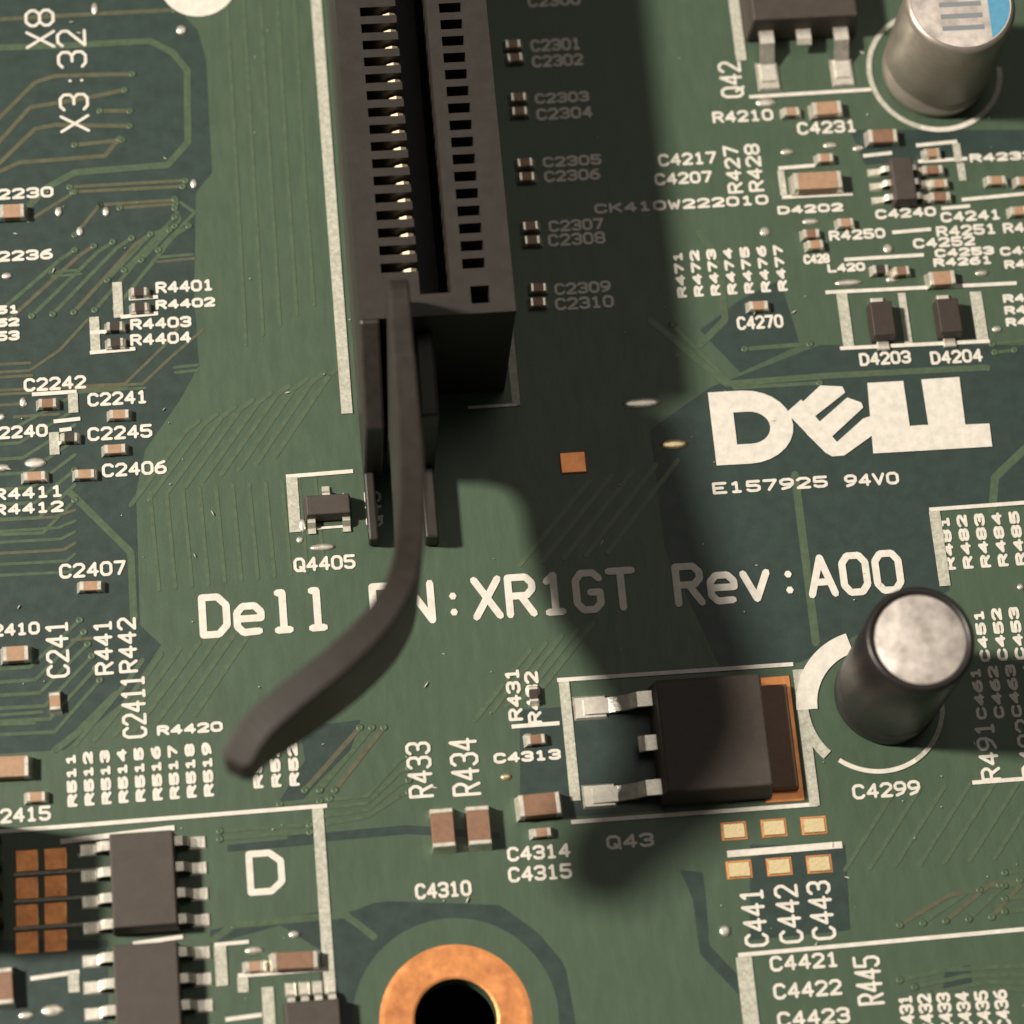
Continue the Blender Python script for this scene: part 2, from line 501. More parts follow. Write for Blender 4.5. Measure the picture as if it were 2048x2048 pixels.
# rings of the mounting hole
def ring(r0, r1, z, m, name, n=64, z0=None):
    mb = MB()
    vs = []
    for r in (r0, r1):
        for k in range(n):
            a = 2 * math.pi * k / n
            vs.append((HC.x + r * math.cos(a), HC.y + r * math.sin(a), z))
    fs = [(k, n + k, n + (k + 1) % n, (k + 1) % n) for k in range(n)]
    mb.add(vs, fs)
    return mb.build(name, m, board)
ring(3.9, 5.35, 0.026, 'mask', 'mask_ring')
cring = MB().lathe([(HR, -0.02), (HR, 0.015), (HR + 0.12, 0.05), (HR + 0.5, 0.06), (3.7, 0.06), (3.95, 0.03), (4.0, 0.0)], 64, HC.x, HC.y, False, False).build('copper_ring', 'copper', board)
cring['label'] = 'bare copper ring round the mounting hole'

# ---------------------------------------------------------------- traces
trace([(-20, 96), (120, 92), (300, 82), (345, 105), (374, 140), (376, 285), (335, 330), (150, 345), (95, 375), (60, 410)], 14)
for p in ([(-20, 255), (70, 165), (110, 152), (265, 148)], [(-20, 305), (60, 215), (180, 195), (250, 180)],
          [(-20, 345), (70, 258), (110, 250), (260, 252)], [(-20, 352), (40, 325), (210, 312), (228, 290), (240, 278)],
          [(150, 290), (245, 280)], [(-20, 40), (190, 28), (350, 20)], [(200, 222), (260, 222)]):
    trace(p, 9, True)
for p in ([(140, 374), (372, 361)], [(146, 384), (366, 373)], [(60, 440), (150, 384)], [(200, 410), (352, 400)], [(240, 416), (352, 408)], [(150, 470), (200, 410)]):
    trace(p, 7, len(p) == 2)
for k in range(7):
    trace([(-20 + 42 * k, 640 - 4 * k), (120 + 38 * k, 520 - 8 * k), (150 + 38 * k, 500 - 8 * k)], 8, k % 3 == 1)
for k in range(4):
    trace([(215 + 34 * k, 560 - 20 * k), (300 + 30 * k, 470 - 15 * k), (350, 452 - 18 * k)], 7)
for p in ([(-20, 746), (60, 741), (120, 700), (175, 640)], [(-20, 756), (64, 751)], [(-20, 782), (250, 768), (330, 690), (368, 640)],
          [(-20, 790), (254, 776)], [(-20, 730), (60, 726)], [(150, 776), (285, 768), (345, 712), (405, 660)], [(155, 785), (290, 776)],
          [(30, 834), (118, 828)], [(-20, 812), (40, 808)], [(350, 735), (395, 730)], [(352, 745), (395, 741)], [(312, 515), (385, 509)], [(315, 524), (388, 517)],
          [(100, 545), (160, 540)], [(105, 553), (162, 548)]):
    trace(p, 6, p[0][1] % 2 == 0)
for k in range(9):
    trace([(262 + 36 * k, 1010 - 12 * k), (372 + 36 * k, 862 - 14 * k), (398 + 36 * k, 842 - 14 * k)], 9, False, True)
trace([(140, 985), (262, 1105), (268, 1240)], 14)
for k in range(6):
    trace([(-20, 1042 + 22 * k), (110 + 6 * k, 1034 + 22 * k), (150, 1020 + 22 * k)], 6, k % 3 == 0)
trace([(110, 1500), (150, 1470), (232, 1388)], 13)
for k in range(7):
    trace([(150 + 40 * k, 1490 - 10 * k), (250 + 38 * k, 1370 - 12 * k), (285 + 38 * k, 1320 - 12 * k)], 9, False, True)
trace([(-20, 1432), (85, 1424)], 6)
trace([(-20, 1450), (70, 1446)], 6)
trace([(145, 1280), (190, 1276)], 6, True)
for k in range(11):
    trace([(300 + 33 * k, 985 - 3 * k), (318 + 33 * k, 1180 - 4 * k)], 7, False, True)
for k in range(5):
    trace([(452 + 34 * k, -20), (474 + 34 * k, 360), (492 + 34 * k, 690 - 20 * k)], 7, False, True)
for k in range(8):
    trace([(-20, 860 + 30 * k), (30 + 8 * k, 856 + 30 * k), (150, 790 + 30 * k)], 7, False, k % 2 == 0)
for k in range(6):
    trace([(-20, 1340 + 26 * k), (60 + 10 * k, 1334 + 26 * k), (160 + 8 * k, 1240 + 24 * k)], 7)
# right of the slot
trace([(1300, 640), (1452, 768), (1650, 752), (1975, 735)], 13)
trace([(1345, 650), (1470, 776), (1640, 766)], 8)
trace([(1490, 698), (1620, 688)], 9)
trace([(1590, 950), (1632, 1285)], 16)
trace([(2090, 860), (1990, 955), (1985, 1020)], 16)
trace([(1400, 465), (1440, 520), (1450, 640), (1400, 690)], 14)
trace([(2030, 700), (1990, 705)], 7)
trace([(2060, 680), (1985, 688)], 7)
for k in range(5):
    trace([(1040 + 44 * k, 1130 - 6 * k), (1180 + 44 * k, 960 - 10 * k)], 9, False, True)
for k in range(5):
    trace([(950 + 32 * k, 1440 - 14 * k), (1060 + 32 * k, 1300 - 14 * k)], 9, False, True)
# below the lever
for k in range(4):
    trace([(640, 1602 + 16 * k), (735, 1592 + 14 * k), (800, 1520 + 24 * k), (818, 1512 + 24 * k)], 7)
for k in range(3):
    trace([(610 + 30 * k, 1580), (720 + 24 * k, 1455)], 9, k != 1)
trace([(560, 1608), (660, 1597)], 7)
trace([(440, 1662), (620, 1650)], 7)
trace([(440, 1678), (620, 1664)], 7)
trace([(425, 1880), (470, 1850), (620, 1836), (690, 1830), (718, 1850), (748, 1874)], 13)
for k in range(5):
    trace([(1800 + 46 * k, 1850 - 4 * k), (1900 + 40 * k, 1790 - 10 * k), (1960 + 40 * k, 1780 - 10 * k)], 8, k % 2 == 0)
for k in range(4):
    trace([(1800 + 30 * k, 1960 + 14 * k), (1890 + 40 * k, 1940 + 12 * k), (2070, 1930 + 18 * k)], 8)
for k in range(4):
    trace([(2010, 1745 + 26 * k), (2070, 1740 + 26 * k)], 8)
for k in range(7):
    trace([(1690 + 50 * k, 1740 - 4 * k), (1790 + 50 * k, 1580 - 4 * k)], 8, False, True)

# ---------------------------------------------------------------- white print
def tile(ox, oy):
    def f(*a):
        return [v / 3.45 + (ox if i % 2 == 0 else oy) for i, v in enumerate(a)]
    return f
z = tile(0, 0)
V('X3:32', 108, 60, 184, 264)
V('X8', 42, 20, 118, 96)
for b in ((590, 20, 720, 105), (1170, 175, 1335, 240), (1265, 1235, 1410, 1305), (330, 1425, 480, 1500), (665, 1430, 800, 1495), (485, 1560, 620, 1635), (-30, 1880, 125, 1930)):
    pad(*z(*b))
dc = B(396, -34)
MB().lathe([(2.25, 0.056), (2.2, 0.06)], 40, dc.x, dc.y, False, True).build('silkscreen_dot', 'silk', board)
T('C2230', *z(-130, 1290, 385, 1385))
T('C2236', *z(-130, 1720, 380, 1812))
z = tile(0, 500)
L(*z(812, 225, 815, 470))
H(*z(812, 466, 1112, 440))
H(*z(870, 340, 1112, 326))
L(*z(650, 465, 660, 712))
H(*z(600, 712, 955, 684))
H(*z(600, 572, 880, 562))
T('R4401', *z(1060, 205, 1490, 300))
T('R4402', *z(1060, 330, 1500, 410))
T('R4403', *z(885, 460, 1335, 552))
T('R4404', *z(885, 565, 1335, 662))
T('R4451', *z(-290, 385, 150, 455))
T('R4452', *z(-290, 472, 150, 545))
T('R4453', *z(-290, 560, 150, 642))
T('C2242', *z(150, 868, 610, 978))
H(*z(200, 1000, 550, 980))
L(*z(500, 990, 510, 1125))
T('C2241', *z(590, 970, 1035, 1080))
T('C2245', *z(590, 1205, 1065, 1318))
T('C2240', *z(-110, 1205, 345, 1310))
H(*z(350, 1187, 575, 1167))
H(*z(390, 1247, 515, 1237))
L(*z(372, 1260, 378, 1415))
H(*z(380, 1337, 505, 1327))
for b in ((90, 1020, 230, 1085), (-50, 1125, 75, 1180), (120, 1440, 370, 1500), (-80, 1475, 120, 1530)):
    pad(*z(*b))
T('C2406', *z(690, 1455, 1165, 1568))
T('R4411', *z(-60, 1625, 455, 1728))
T('R4412', *z(-60, 1735, 455, 1832))
# the slot's printed outline
L(631, -40, 692, 828, 22)
L(1016, 600, 1029, 812, 16, 'silkdim')
H(930, 816, 1040, 810, 6)
# the small transistor's outline and the part number
H(566, 954, 712, 943)
L(584, 955, 590, 1065, 22)
V('Q45', 722, 985, 772, 1052)
H(620, 1058, 700, 1053, 5)
for b in ((585, 1038, 626, 1064), (578, 1072, 622, 1088), (606, 1088, 684, 1102)):
    pad(*b)
T('Q4405', 583, 1110, 715, 1144)
p0, p1 = B(440, 1233), B(1770, 1146)
pw = (p1 - p0).length * 21 / 20
text('Dell PN:XR1GT Rev:A00', (440 + 1770) / 2 + 4, (1233 + 1146) / 2 - 2, pw, 2.12, False, 0.40)
# right of the slot
z = tile(1000, 0)
names = ['C2301', 'C2302', 'C2303', 'C2304', 'C2305', 'C2306', 'C2307', 'C2308', 'C2309', 'C2310']
for i, b in enumerate(((195, 262, 575, 360), (205, 372, 590, 468), (225, 632, 630, 718), (235, 735, 655, 832), (280, 1068, 715, 1156), (290, 1165, 705, 1258),
                       (320, 1508, 730, 1602), (315, 1600, 742, 1702), (360, 1940, 780, 2036), (365, 2040, 800, 2142))):
    T(names[i], *z(*b))
T('C2300', *z(175, -40, 570, 52))
T('CK410W222010', *z(635, 1345, 1870, 1478))
T('C4217', *z(1075, 1048, 1510, 1150))
T('C4207', *z(1050, 1182, 1480, 1280))
V('R427', *z(1525, 1012, 1690, 1330))
V('R428', *z(1670, 1000, 1835, 1318))
V('Q42', *z(1485, 432, 1700, 672))
T('R4210', *z(1450, 755, 1900, 852))
L(*z(1600, -30, 1672, 420), 22)
for k in range(7):
    V('R%d' % (471 + k), 1342 + 33.5 * k, 505 - 2.2 * k, 1377 + 33.5 * k, 594 - 2.2 * k)
pad(*z(1750, 1572, 1910, 1628))
H(1492, 195, 1748, 180)
z = tile(1488, 0)
pad(*z(35, 680, 265, 735))
T('C4231', *z(350, 828, 795, 932))
for b in ((505, 980, 680, 1030), (210, 1025, 385, 1075), (700, 1000, 870, 1050)):
    pad(*z(*b))
H(*z(800, 1080, 1040, 1058))
H(*z(215, 1165, 510, 1145))
H(*z(240, 1365, 770, 1340))
L(*z(255, 1180, 270, 1350), 14)
T('D4202', *z(215, 1405, 700, 1480))
H(*z(1165, 1008, 1490, 980))
H(*z(1180, 1118, 1560, 1098))
T('R4232', *z(1540, 1048, 2020, 1118))
L(*z(1450, 995, 1490, 1120), 16)
L(*z(1490, 1130, 1510, 1250), 16)
H(*z(1480, 1382, 2020, 1335))
T('C4240', *z(890, 1430, 1340, 1512))
T('C4241', *z(1340, 1448, 1790, 1535))
H(*z(1340, 1442, 1580, 1425))
pad(*z(360, 1505, 560, 1555))
pad(*z(70, 1590, 220, 1625))
T('R4250', *z(570, 1578, 990, 1662))
H(*z(1000, 1608, 1310, 1585))
T('R4251', *z(1310, 1545, 1760, 1635))
T('R4255', *z(1770, 1525, 2180, 1610))
T('C4252', *z(1150, 1630, 1610, 1715))
pad(*z(910, 1690, 1080, 1745))
T('C4253', *z(1300, 1705, 1740, 1775))
T('C4259', *z(1750, 1690, 2180, 1765))
T('C428', *z(395, 1755, 605, 1822))
H(*z(670, 1795, 1260, 1762))
T('L420', *z(560, 1815, 850, 1880))
z = tile(1488, 500)
pad(*z(580, 205, 860, 250))
pad(*z(930, 185, 1100, 225))
T('R4262', *z(1780, 58, 2180, 130))
T('R4261', *z(1290, 45, 1730, 115))
pad(*z(1550, 135, 1730, 185))
H(*z(540, 296, 1900, 232))
L(*z(680, 300, 715, 680), 22)
L(*z(1090, 300, 1130, 650), 16)
L(*z(1600, 290, 1640, 630), 24)
H(*z(640, 682, 1715, 632))
T('D4203', *z(780, 697, 1165, 800))
T('D4204', *z(1270, 685, 1660, 790))
T('R4263', *z(1770, 298, 2190, 358))
T('R4264', *z(1780, 380, 2200, 438))
T('R4265', *z(1790, 462, 2200, 520))
pad(*z(1660, 530, 1830, 565))
T('C4270', *z(-65, 448, 285, 552))
T('E157925', 1420, 953, 1660, 988)
T('94V0', 1684, 945, 1802, 974)
H(1852, 1020, 2070, 1005)
L(1860, 1024, 1898, 1172, 22)
for k in range(6):
    V('R%d' % (481 + k), 1876 + 35 * k, 1034 - 2.3 * k, 1913 + 35 * k, 1138 - 2.3 * k)
for k in range(4):
    V('C%d' % (451 + k), 1945 + 35 * k, 1221 - 2.3 * k, 1982 + 35 * k, 1322 - 2.3 * k)
for k in range(4):
    V('C%d' % (461 + k), 1938 + 35 * k, 1336 - 2.3 * k, 1975 + 35 * k, 1437 - 2.3 * k)
V('R491', 1947, 1446, 2003, 1560)
V('R492', 2028, 1440, 2084, 1554)
H(1938, 1566, 2070, 1557)
pad(2020, 1166, 2062, 1182)
pad(1230, 798, 1335, 815)
pad(1305, 880, 1390, 898, 'gold')
# the maker's mark, cut as flat ink shapes
def ink(pts, name='silkscreen_logo', dz=0.0):
    p = [B(x, y) for x, y in pts]
    mb = MB().add([(v.x, v.y, 0.082 + dz) for v in p], [tuple(range(len(p)))])
    o = mb.build(name, 'silk', board)
    if o.data.polygons[0].normal.z < 0:
        o.data.flip_normals()
    return o
def ink_band(outer, inner, dz=0.0):
    n = len(outer)
    a = [B(*p) for p in outer]
    b = [B(*p) for p in inner]
    mb = MB().add([(v.x, v.y, 0.082 + dz) for v in a + b], [(i, n + i, n + (i + 1) % n, (i + 1) % n) for i in range(n)])
    return mb.build('silkscreen_logo', 'silk', board, recalc=True)
def dcurve(x0, y0, x1, y1, sl, n=14):
    """outline of a letter D from its box, leaning by sl"""
    pts = []
    cy, ry = (y0 + y1) / 2, (y1 - y0) / 2
    bx = x0 + (x1 - x0) * 0.42
    pts.append((x0, y1))
    for k in range(n + 1):
        a = -math.pi / 2 + math.pi * k / n
        pts.append((bx + (x1 - bx) * math.cos(a), cy - ry * math.sin(a)))
    pts.append((x0, y0))
    return [(x + (y - cy) * sl, y - (x - x0) * 0.055) for x, y in pts]
ink_band(dcurve(1424, 786, 1586, 932, 0.12), dcurve(1470, 826, 1540, 890, 0.12))
ink([(1572, 826), (1602, 800), (1676, 888), (1684, 908), (1664, 914), (1650, 906)], dz=0.002)
ink([(1580, 828), (1640, 772), (1684, 774), (1690, 786), (1606, 852)], dz=0.0005)
ink([(1612, 868), (1694, 796), (1722, 806), (1726, 816), (1640, 896)], dz=0.001)
ink([(1650, 906), (1726, 838), (1744, 832), (1744, 872), (1688, 912), (1664, 914)], dz=0.003)
ink([(1734, 767), (1806, 763), (1819, 853), (1844, 851), (1850, 902), (1746, 908)], dz=0.0035)
ink([(1842, 760), (1918, 755), (1930, 850), (1978, 848), (1984, 894), (1850, 902), (1844, 851), (1856, 851)], dz=0.0041)
# round the tab transistor and below it
V('R431', 1005, 1338, 1050, 1440)
V('R432', 1044, 1345, 1088, 1446)
H(1017, 1454, 1125, 1447)
T('C4313', 983, 1500, 1126, 1526)
pad(988, 1546, 1036, 1562, 'gold')
L(1126, 1362, 1152, 1602, 20)
H(1108, 1361, 1592, 1329)
H(1136, 1645, 1640, 1609)
L(1592, 1340, 1632, 1612, 20)
pad(1032, 1466, 1080, 1482)
T('C4314', 1010, 1688, 1145, 1722)
T('C4315', 1012, 1728, 1148, 1764)
T('Q43', 1208, 1667, 1312, 1698)
T('C4299', 1700, 1562, 1845, 1598)
T('C4310', 826, 1762, 947, 1798)
V('R433', 806, 1486, 872, 1594)
V('R434', 893, 1478, 966, 1590)
# lower left
T('C2407', *tile(0, 1000)(395, 420, 885, 542))
T('C2410', *tile(0, 1000)(-150, 845, 290, 948))
V('C241', 84, 1243, 146, 1354)
V('R441', 180, 1241, 234, 1348)
V('R442', 228, 1237, 282, 1344)
V('C2411', 235, 1352, 300, 1475)
for k in range(9):
    V('R%d' % (511 + k), 126 + 34 * k, 1508 - 2.6 * k, 161 + 34 * k, 1612 - 2.6 * k)
T('R4420', 310, 1445, 450, 1470)
for k in range(3):
    V('R%d' % (521 + k), 496 + 36 * k, 1463 - 2.4 * k, 532 + 36 * k, 1575 - 2.4 * k)
T('C2415', -30, 1613, 106, 1648)
H(-20, 1665, 660, 1612)
H(115, 1684, 355, 1656, 10)
H(150, 1712, 225, 1698, 8)
L(632, 1616, 664, 1996, 21)
text('D', 543, 1744, 2.35, 2.05, False, 0.36)
for k in range(3):
    H(22, 1750 + 54 * k, 222, 1738 + 54 * k, 6, 'silkdim')
H(260, 1888, 372, 1874, 8)
L(438, 1886, 446, 1972, 22)
H(424, 1890, 504, 1884, 7)
H(470, 1952, 660, 1938, 8)
L(482, 1955, 490, 1985, 20)
L(530, 1975, 545, 2060, 22)
H(445, 2040, 530, 2030, 8)
H(55, 1958, 165, 1944, 8)
L(145, 1945, 150, 1985, 20)
for b in ((476, 1894, 540, 1908), (565, 1862, 612, 1876), (22, 2022, 82, 2040), (70, 2008, 140, 2034)):
    pad(*b)
# lower right
for j, (x, dy) in enumerate(((1440, 0), (1520, -6), (1600, -11))):
    for y in (1662, 1742):
        q = B(x + 28, y + dy - (2 if y > 1700 else 0))
        MB().box(-0.69, -0.5, 0, 0.69, 0.5, 0.03, 0.02).build('copper_pad', 'copper', board, (q.x + (0.28 if y > 1700 else 0), q.y, 0.0))
        o = MB().box(-0.6, -0.42, 0.03, 0.6, 0.42, 0.09, 0.05).build('solder_pad', 'gold', board, (q.x + (0.28 if y > 1700 else 0), q.y, 0.0))
H(1448, 1709, 1690, 1690, 13)
for j, x in enumerate((1474, 1543, 1608)):
    V('C%d' % (441 + j), x + 2, 1778 - 7 * j, x + 66, 1892 - 7 * j)
pad(1424, 1852, 1476, 1872)
H(1470, 1911, 2075, 1857)
L(1484, 1915, 1508, 2070, 30)
T('C4421', 1535, 1905, 1682, 1942)
T('C4422', 1542, 1960, 1688, 1998)
T('C4423', 1550, 2016, 1704, 2054)
V('R445', 1702, 1914, 1772, 2008)
for k in range(6):
    V('C%d' % (431 + k), 1792 + 38 * k, 1988 + (4 - 2 * k), 1836 + 38 * k, 2062 + (4 - 2 * k))

# ---------------------------------------------------------------- expansion slot with its release lever
slot = thing('expansion_slot', 'long black plastic expansion card slot with tall curved release lever', 'card slot', (-3.9, 20, 0))
def sx(mb):
    mb.v = [(x + 3.9, y - 20, z_) for x, y, z_ in mb.v]
    return mb
XL, XR, YE, YF, ZT = -8.0, 0.2, 7.2, 41.0, 11.0
PIT, Y0P, NP = 1.019, 10.06, 26
hm = MB()
hm.box(XL, 8.45, 0, -6.7, YF, ZT)                      # left wall
hm.box(-1.2, 8.75, 0, XR, YF, ZT)                      # right wall
hm.box(-3.1, 8.45, 0, -2.4, YF, ZT)                    # right ledge
hm.box(-4.75, 8.45, 0, -3.1, YF, 2.2)                  # groove floor
hm.box(-6.7, 8.45, 0, -4.75, YF, 1.0)                  # pocket floors
hm.box(-2.4, 8.75, 0, -1.2, YF, 1.0)
prev = 8.45
for k in range(NP + 4):
    y = Y0P + PIT * k
    hm.box(-6.7, prev, 1.0, -4.75, y - 0.27, ZT)
    hm.box(-5.72, y - 0.27, 1.0, -4.75, y + 0.27, 9.9)
    prev = y + 0.27
prev = 8.75
for k in range(NP + 4):
    y = Y0P + PIT * k
    hm.box(-2.4, prev, 1.0, -1.2, y - 0.29, ZT)
    prev = y + 0.29
hm.box(XL, YE, 0, -2.4, 8.45, ZT)                      # end block
hm.box(-2.4, YE, 0, -2.1, 8.75, ZT)
hm.box(-1.1, YE, 0, XR, 8.75, ZT)
hm.box(-2.1, YE, 0, -1.1, 7.75, ZT)
hm.box(-2.1, 7.75, 0, -1.1, 8.75, 3.0)
sx(hm).build('housing', 'plastic', slot)
cm = MB()
prof = [(-5.70, 9.95), (-5.45, 10.35), (-5.1, 10.55), (-4.80, 10.45)]
for i in range(len(prof) - 1):
    (xa, za), (xb, zb) = prof[i], prof[i + 1]
    cm.add([(xa, -0.13, za), (xb, -0.13, zb), (xb, 0.13, zb), (xa, 0.13, za), (xa, -0.13, 9.85), (xb, -0.13, 9.85), (xb, 0.13, 9.85), (xa, 0.13, 9.85)],
           [(0, 1, 2, 3), (0, 4, 5, 1), (2, 6, 7, 3), (1, 5, 6, 2), (0, 3, 7, 4)])
cml = sx(cm).mesh('contact', 'contact')
cmr = sx(MB().box(-2.36, -0.12, 1.0, -2.15, 0.12, 8.8)).mesh('contact', 'contact')
for k in range(NP - 2):
    link('contact', cml, slot, (0, Y0P + PIT * k, 0))
    link('contact', cmr, slot, (0, Y0P + PIT * k, 0))
def lever():
    P = [(-6.1, 8.1, 10.4, 12.2), (-6.1, 7.6, 9.0, 14.6), (-6.1, 6.9, 0.0, 16.0), (-6.15, 4.9, 0.0, 16.4), (-6.2, 2.9, 0.4, 16.8), (-6.2, 2.2, 6.8, 16.9), (-6.25, -0.9, 7.8, 17.5), (-6.35, -4.1, 8.6, 18.5), (-6.65, -7.2, 10.6, 19.7),
         (-7.25, -10.1, 12.6, 20.8), (-8.5, -12.3, 14.0, 21.2), (-10.5, -14.2, 14.8, 21.3), (-12.9, -15.9, 15.4, 21.1), (-14.7, -17.3, 16.6, 20.8), (-15.75, -18.75, 18.0, 20.4)]
    # smooth the path
    Q = []
    n = len(P)
    for i in range(n - 1):
        p0, p1, p2, p3 = P[max(0, i - 1)], P[i], P[i + 1], P[min(n - 1, i + 2)]
        for s in range(4):
            t = s / 4
            Q.append(tuple(0.5 * ((2 * b) + (-a + c) * t + (2 * a - 5 * b + 4 * c - d) * t * t + (-a + 3 * b - 3 * c + d) * t ** 3) for a, b, c, d in zip(p0, p1, p2, p3)))
    Q.append(P[-1])
    vs, fs = [], []
    for i, (x, y, a, b) in enumerate(Q):
        p, q = Q[max(0, i - 1)], Q[min(len(Q) - 1, i + 1)]
        d = Vector((q[0] - p[0], q[1] - p[1])).normalized()
        nrm = Vector((-d.y, d.x))
        f = i / (len(Q) - 1)
        h = 0.46 + 0.36 * f
        if i == len(Q) - 1:
            h *= 0.55
        for s, zz in ((1, a), (-1, a), (-1, b - 0.1), (-0.88, b), (0.88, b), (1, b - 0.1)):
            vs.append((x + nrm.x * h * s, y + nrm.y * h * s, zz))
    m_ = 6
    for i in range(len(Q) - 1):
        for k in range(m_):
            k2 = (k + 1) % m_
            fs.append((i * m_ + k, i * m_ + k2, (i + 1) * m_ + k2, (i + 1) * m_ + k))
    fs.append(tuple(range(m_ - 1, -1, -1)))
    fs.append(tuple((len(Q) - 1) * m_ + k for k in range(m_)))
    return MB().add(vs, fs)
lo = sx(lever()).build('release_lever', 'plastic', slot, recalc=True)
bevel(lo, 0.06, 2)
def plate(x0, x1, prof):
    n = len(prof)
    vs = [(x0, y, z_) for y, z_ in prof] + [(x1, y, z_) for y, z_ in prof]
    fs = [tuple(range(n)), tuple(range(2 * n - 1, n - 1, -1))] + [(i, i + n, (i + 1) % n + n, (i + 1) % n) for i in range(n)]
    return MB().add(vs, fs)
bevel(sx(plate(-8.02, -6.95, [(7.5, 0), (7.5, 10.99), (7.0, 10.9), (2.6, 7.0), (2.4, 0)])).build('side_plate', 'plastic', slot, recalc=True), 0.15)
bevel(sx(plate(-5.1, -4.1, [(7.18, 0), (7.18, 9.0), (2.6, 8.4), (2.4, 0)])).build('side_plate', 'plastic', slot, recalc=True), 0.15)
bevel(sx(MB().box(-8.0, -1.5, 0, -7.45, 2.44, 1.15)).build('foot', 'plastic', slot), 0.12)
bevel(sx(MB().box(-4.95, -1.7, 0, -4.2, 2.44, 1.5)).build('foot', 'plastic', slot), 0.12)
sx(MB().box(-6.95, 2.8, 0, -5.1, 7.18, 3.0)).build('lever_mount', 'plastic', slot)

# ---------------------------------------------------------------- electrolytic capacitors
def arc(cx, cy, r0, r1, a0, a1, m, zz=0.05, n=24):
    mb = MB()
    vs = []
    for k in range(n + 1):
        a = math.radians(a0 + (a1 - a0) * k / n)
        vs += [(cx + r0 * math.cos(a), cy + r0 * math.sin(a), zz), (cx + r1 * math.cos(a), cy + r1 * math.sin(a), zz)]
    mb.add(vs, [(2 * k, 2 * k + 1, 2 * k + 3, 2 * k + 2) for k in range(n)])
    return mb.build('silkscreen_ring', m, board)
c1 = (27.2, 25.8)
arc(*c1, 3.72, 4.02, 95, 250, 'silkdim', 0.0832)
arc(*c1, 3.72, 4.02, 250, 300, 'silk', 0.0835)
arc(*c1, 3.72, 4.02, 300, 360, 'silkdim', 0.0838)
k1 = thing('electrolytic_capacitor', 'short silver can capacitor with blue print on its top', 'capacitor', (*c1, 0.0), 0, 'can capacitors')
r = 3.15
MB().lathe([(r - 0.5, 0.0), (r - 0.1, 0.0), (r, 0.25), (r, 0.9), (r - 0.22, 1.15), (r - 0.22, 1.4), (r, 1.7), (r, 7.6), (r - 0.1, 7.88), (r - 0.35, 8.0), (0.4, 8.0)], 64).build('can', 'alu', k1, smooth=True)
MB().lathe([(r - 0.32, 8.006), (0.3, 8.006)], 48, cap0=False).build('top_disc', 'alutop', k1, recalc=True)
seg = MB()
pts = [(2.75 * math.cos(math.radians(a)), 2.75 * math.sin(math.radians(a))) for a in range(-58, 59, 6)]
seg.add([(x, y, 8.012) for x, y in pts], [tuple(range(len(pts)))])
seg.build('blue_marking', 'blue', k1)
for j in range(4):
    MB().add([(-1.3, -1.75 + 0.75 * j, 8.012), (1.1, -1.75 + 0.75 * j, 8.012), (1.1, -1.45 + 0.75 * j, 8.012), (-1.3, -1.45 + 0.75 * j, 8.012)], [(0, 1, 2, 3)]).build('print_row', 'greyprint', k1)
c2 = (18.6, -12.4)
arc(*c2, 3.1, 4.25, 104, 180, 'silk', 0.0832)
arc(*c2, 3.6, 4.2, 180, 222, 'silkdim', 0.0835)
arc(*c2, 3.6, 3.85, 232, 300, 'silk', 0.0838)
arc(*c2, 3.6, 3.85, 300, 420, 'silkdim', 0.0841)
k2 = thing('electrolytic_capacitor', 'tall black sleeved can capacitor with bare metal top', 'capacitor', (19.3, -11.9, 0.0), 0, 'can capacitors')
r = 2.85
MB().lathe([(r - 0.5, 0.0), (r - 0.15, 0.05), (r, 0.3), (r, 1.2), (r - 0.16, 1.5), (r - 0.16, 1.75), (r, 2.1), (r, 9.90), (r - 0.08, 10.15), (r - 0.25, 10.22), (r - 0.42, 10.12), (r - 0.46, 9.95)], 64, cap1=False).build('sleeve', 'sleeve', k2, smooth=True)
td = MB().lathe([(r - 0.44, 9.96), (r - 0.55, 10.02), (0.35, 10.05)], 48, cap0=False)
td.build('top_disc', 'alutop', k2, smooth=True)
# ---------------------------------------------------------------- tab transistors
def tab_transistor(label, loc, rz, off=2.28, ll=2.7, tabmat='tin'):
    t = thing('tab_transistor', label, 'transistor', (loc[0], loc[1], 0.0), rz, 'tab transistors')
    bevel(MB().frust(-3.3, -3.05, 0.08, 3.3, 3.05, 2.3, 0.22).build('body', 'epoxy', t), 0.12)
    MB().box(-3.5, 2.7, 0.0, 3.5, 4.8, 0.07, 0.03).build('tab_pad', 'copper', t)
    MB().box(-2.9, 2.8, 0.07, 2.9, 4.5, 0.6, 0.1).build('tab', tabmat, t)
    for s in (-1, 0, 1):
        m_ = MB()
        w = 0.42
        end = -3.05 - (ll if s else 0.85)
        pr = [(-2.9, 1.15), (-3.05 - 0.7, 1.1), (-3.05 - 1.1, 0.75), (-3.05 - ll * 0.62, 0.32), (end, 0.28)] if s else [(-2.9, 1.15), (-3.05 - 0.5, 1.1), (end, 1.0)]
        vs, fs = [], []
        for y, z_ in pr:
            vs += [(s * off - w, y, z_), (s * off + w, y, z_), (s * off + w, y, z_ - 0.26), (s * off - w, y, z_ - 0.26)]
        for i in range(len(pr) - 1):
            for k in range(4):
                fs.append((i * 4 + k, i * 4 + (k + 1) % 4, i * 4 + 4 + (k + 1) % 4, i * 4 + 4 + k))
        fs += [(3, 2, 1, 0), tuple(len(pr) * 4 - 4 + k for k in range(4))]
        m_.add(vs, fs)
        lead = m_.build('lead', 'tin', t, recalc=True)
        if s:
            MB().frust(s * off - 0.68, end - 0.55, 0.0, s * off + 0.68, end + 1.3, 0.16, 0.12).build('solder', 'tin', lead)
    return t
p = B(1612, 162)
tab_transistor('black tab transistor with two tinned legs pointing at the C4231 print', (p.x, p.y + 5.75), 0.0, 2.2)
p = B(1172, 1505)
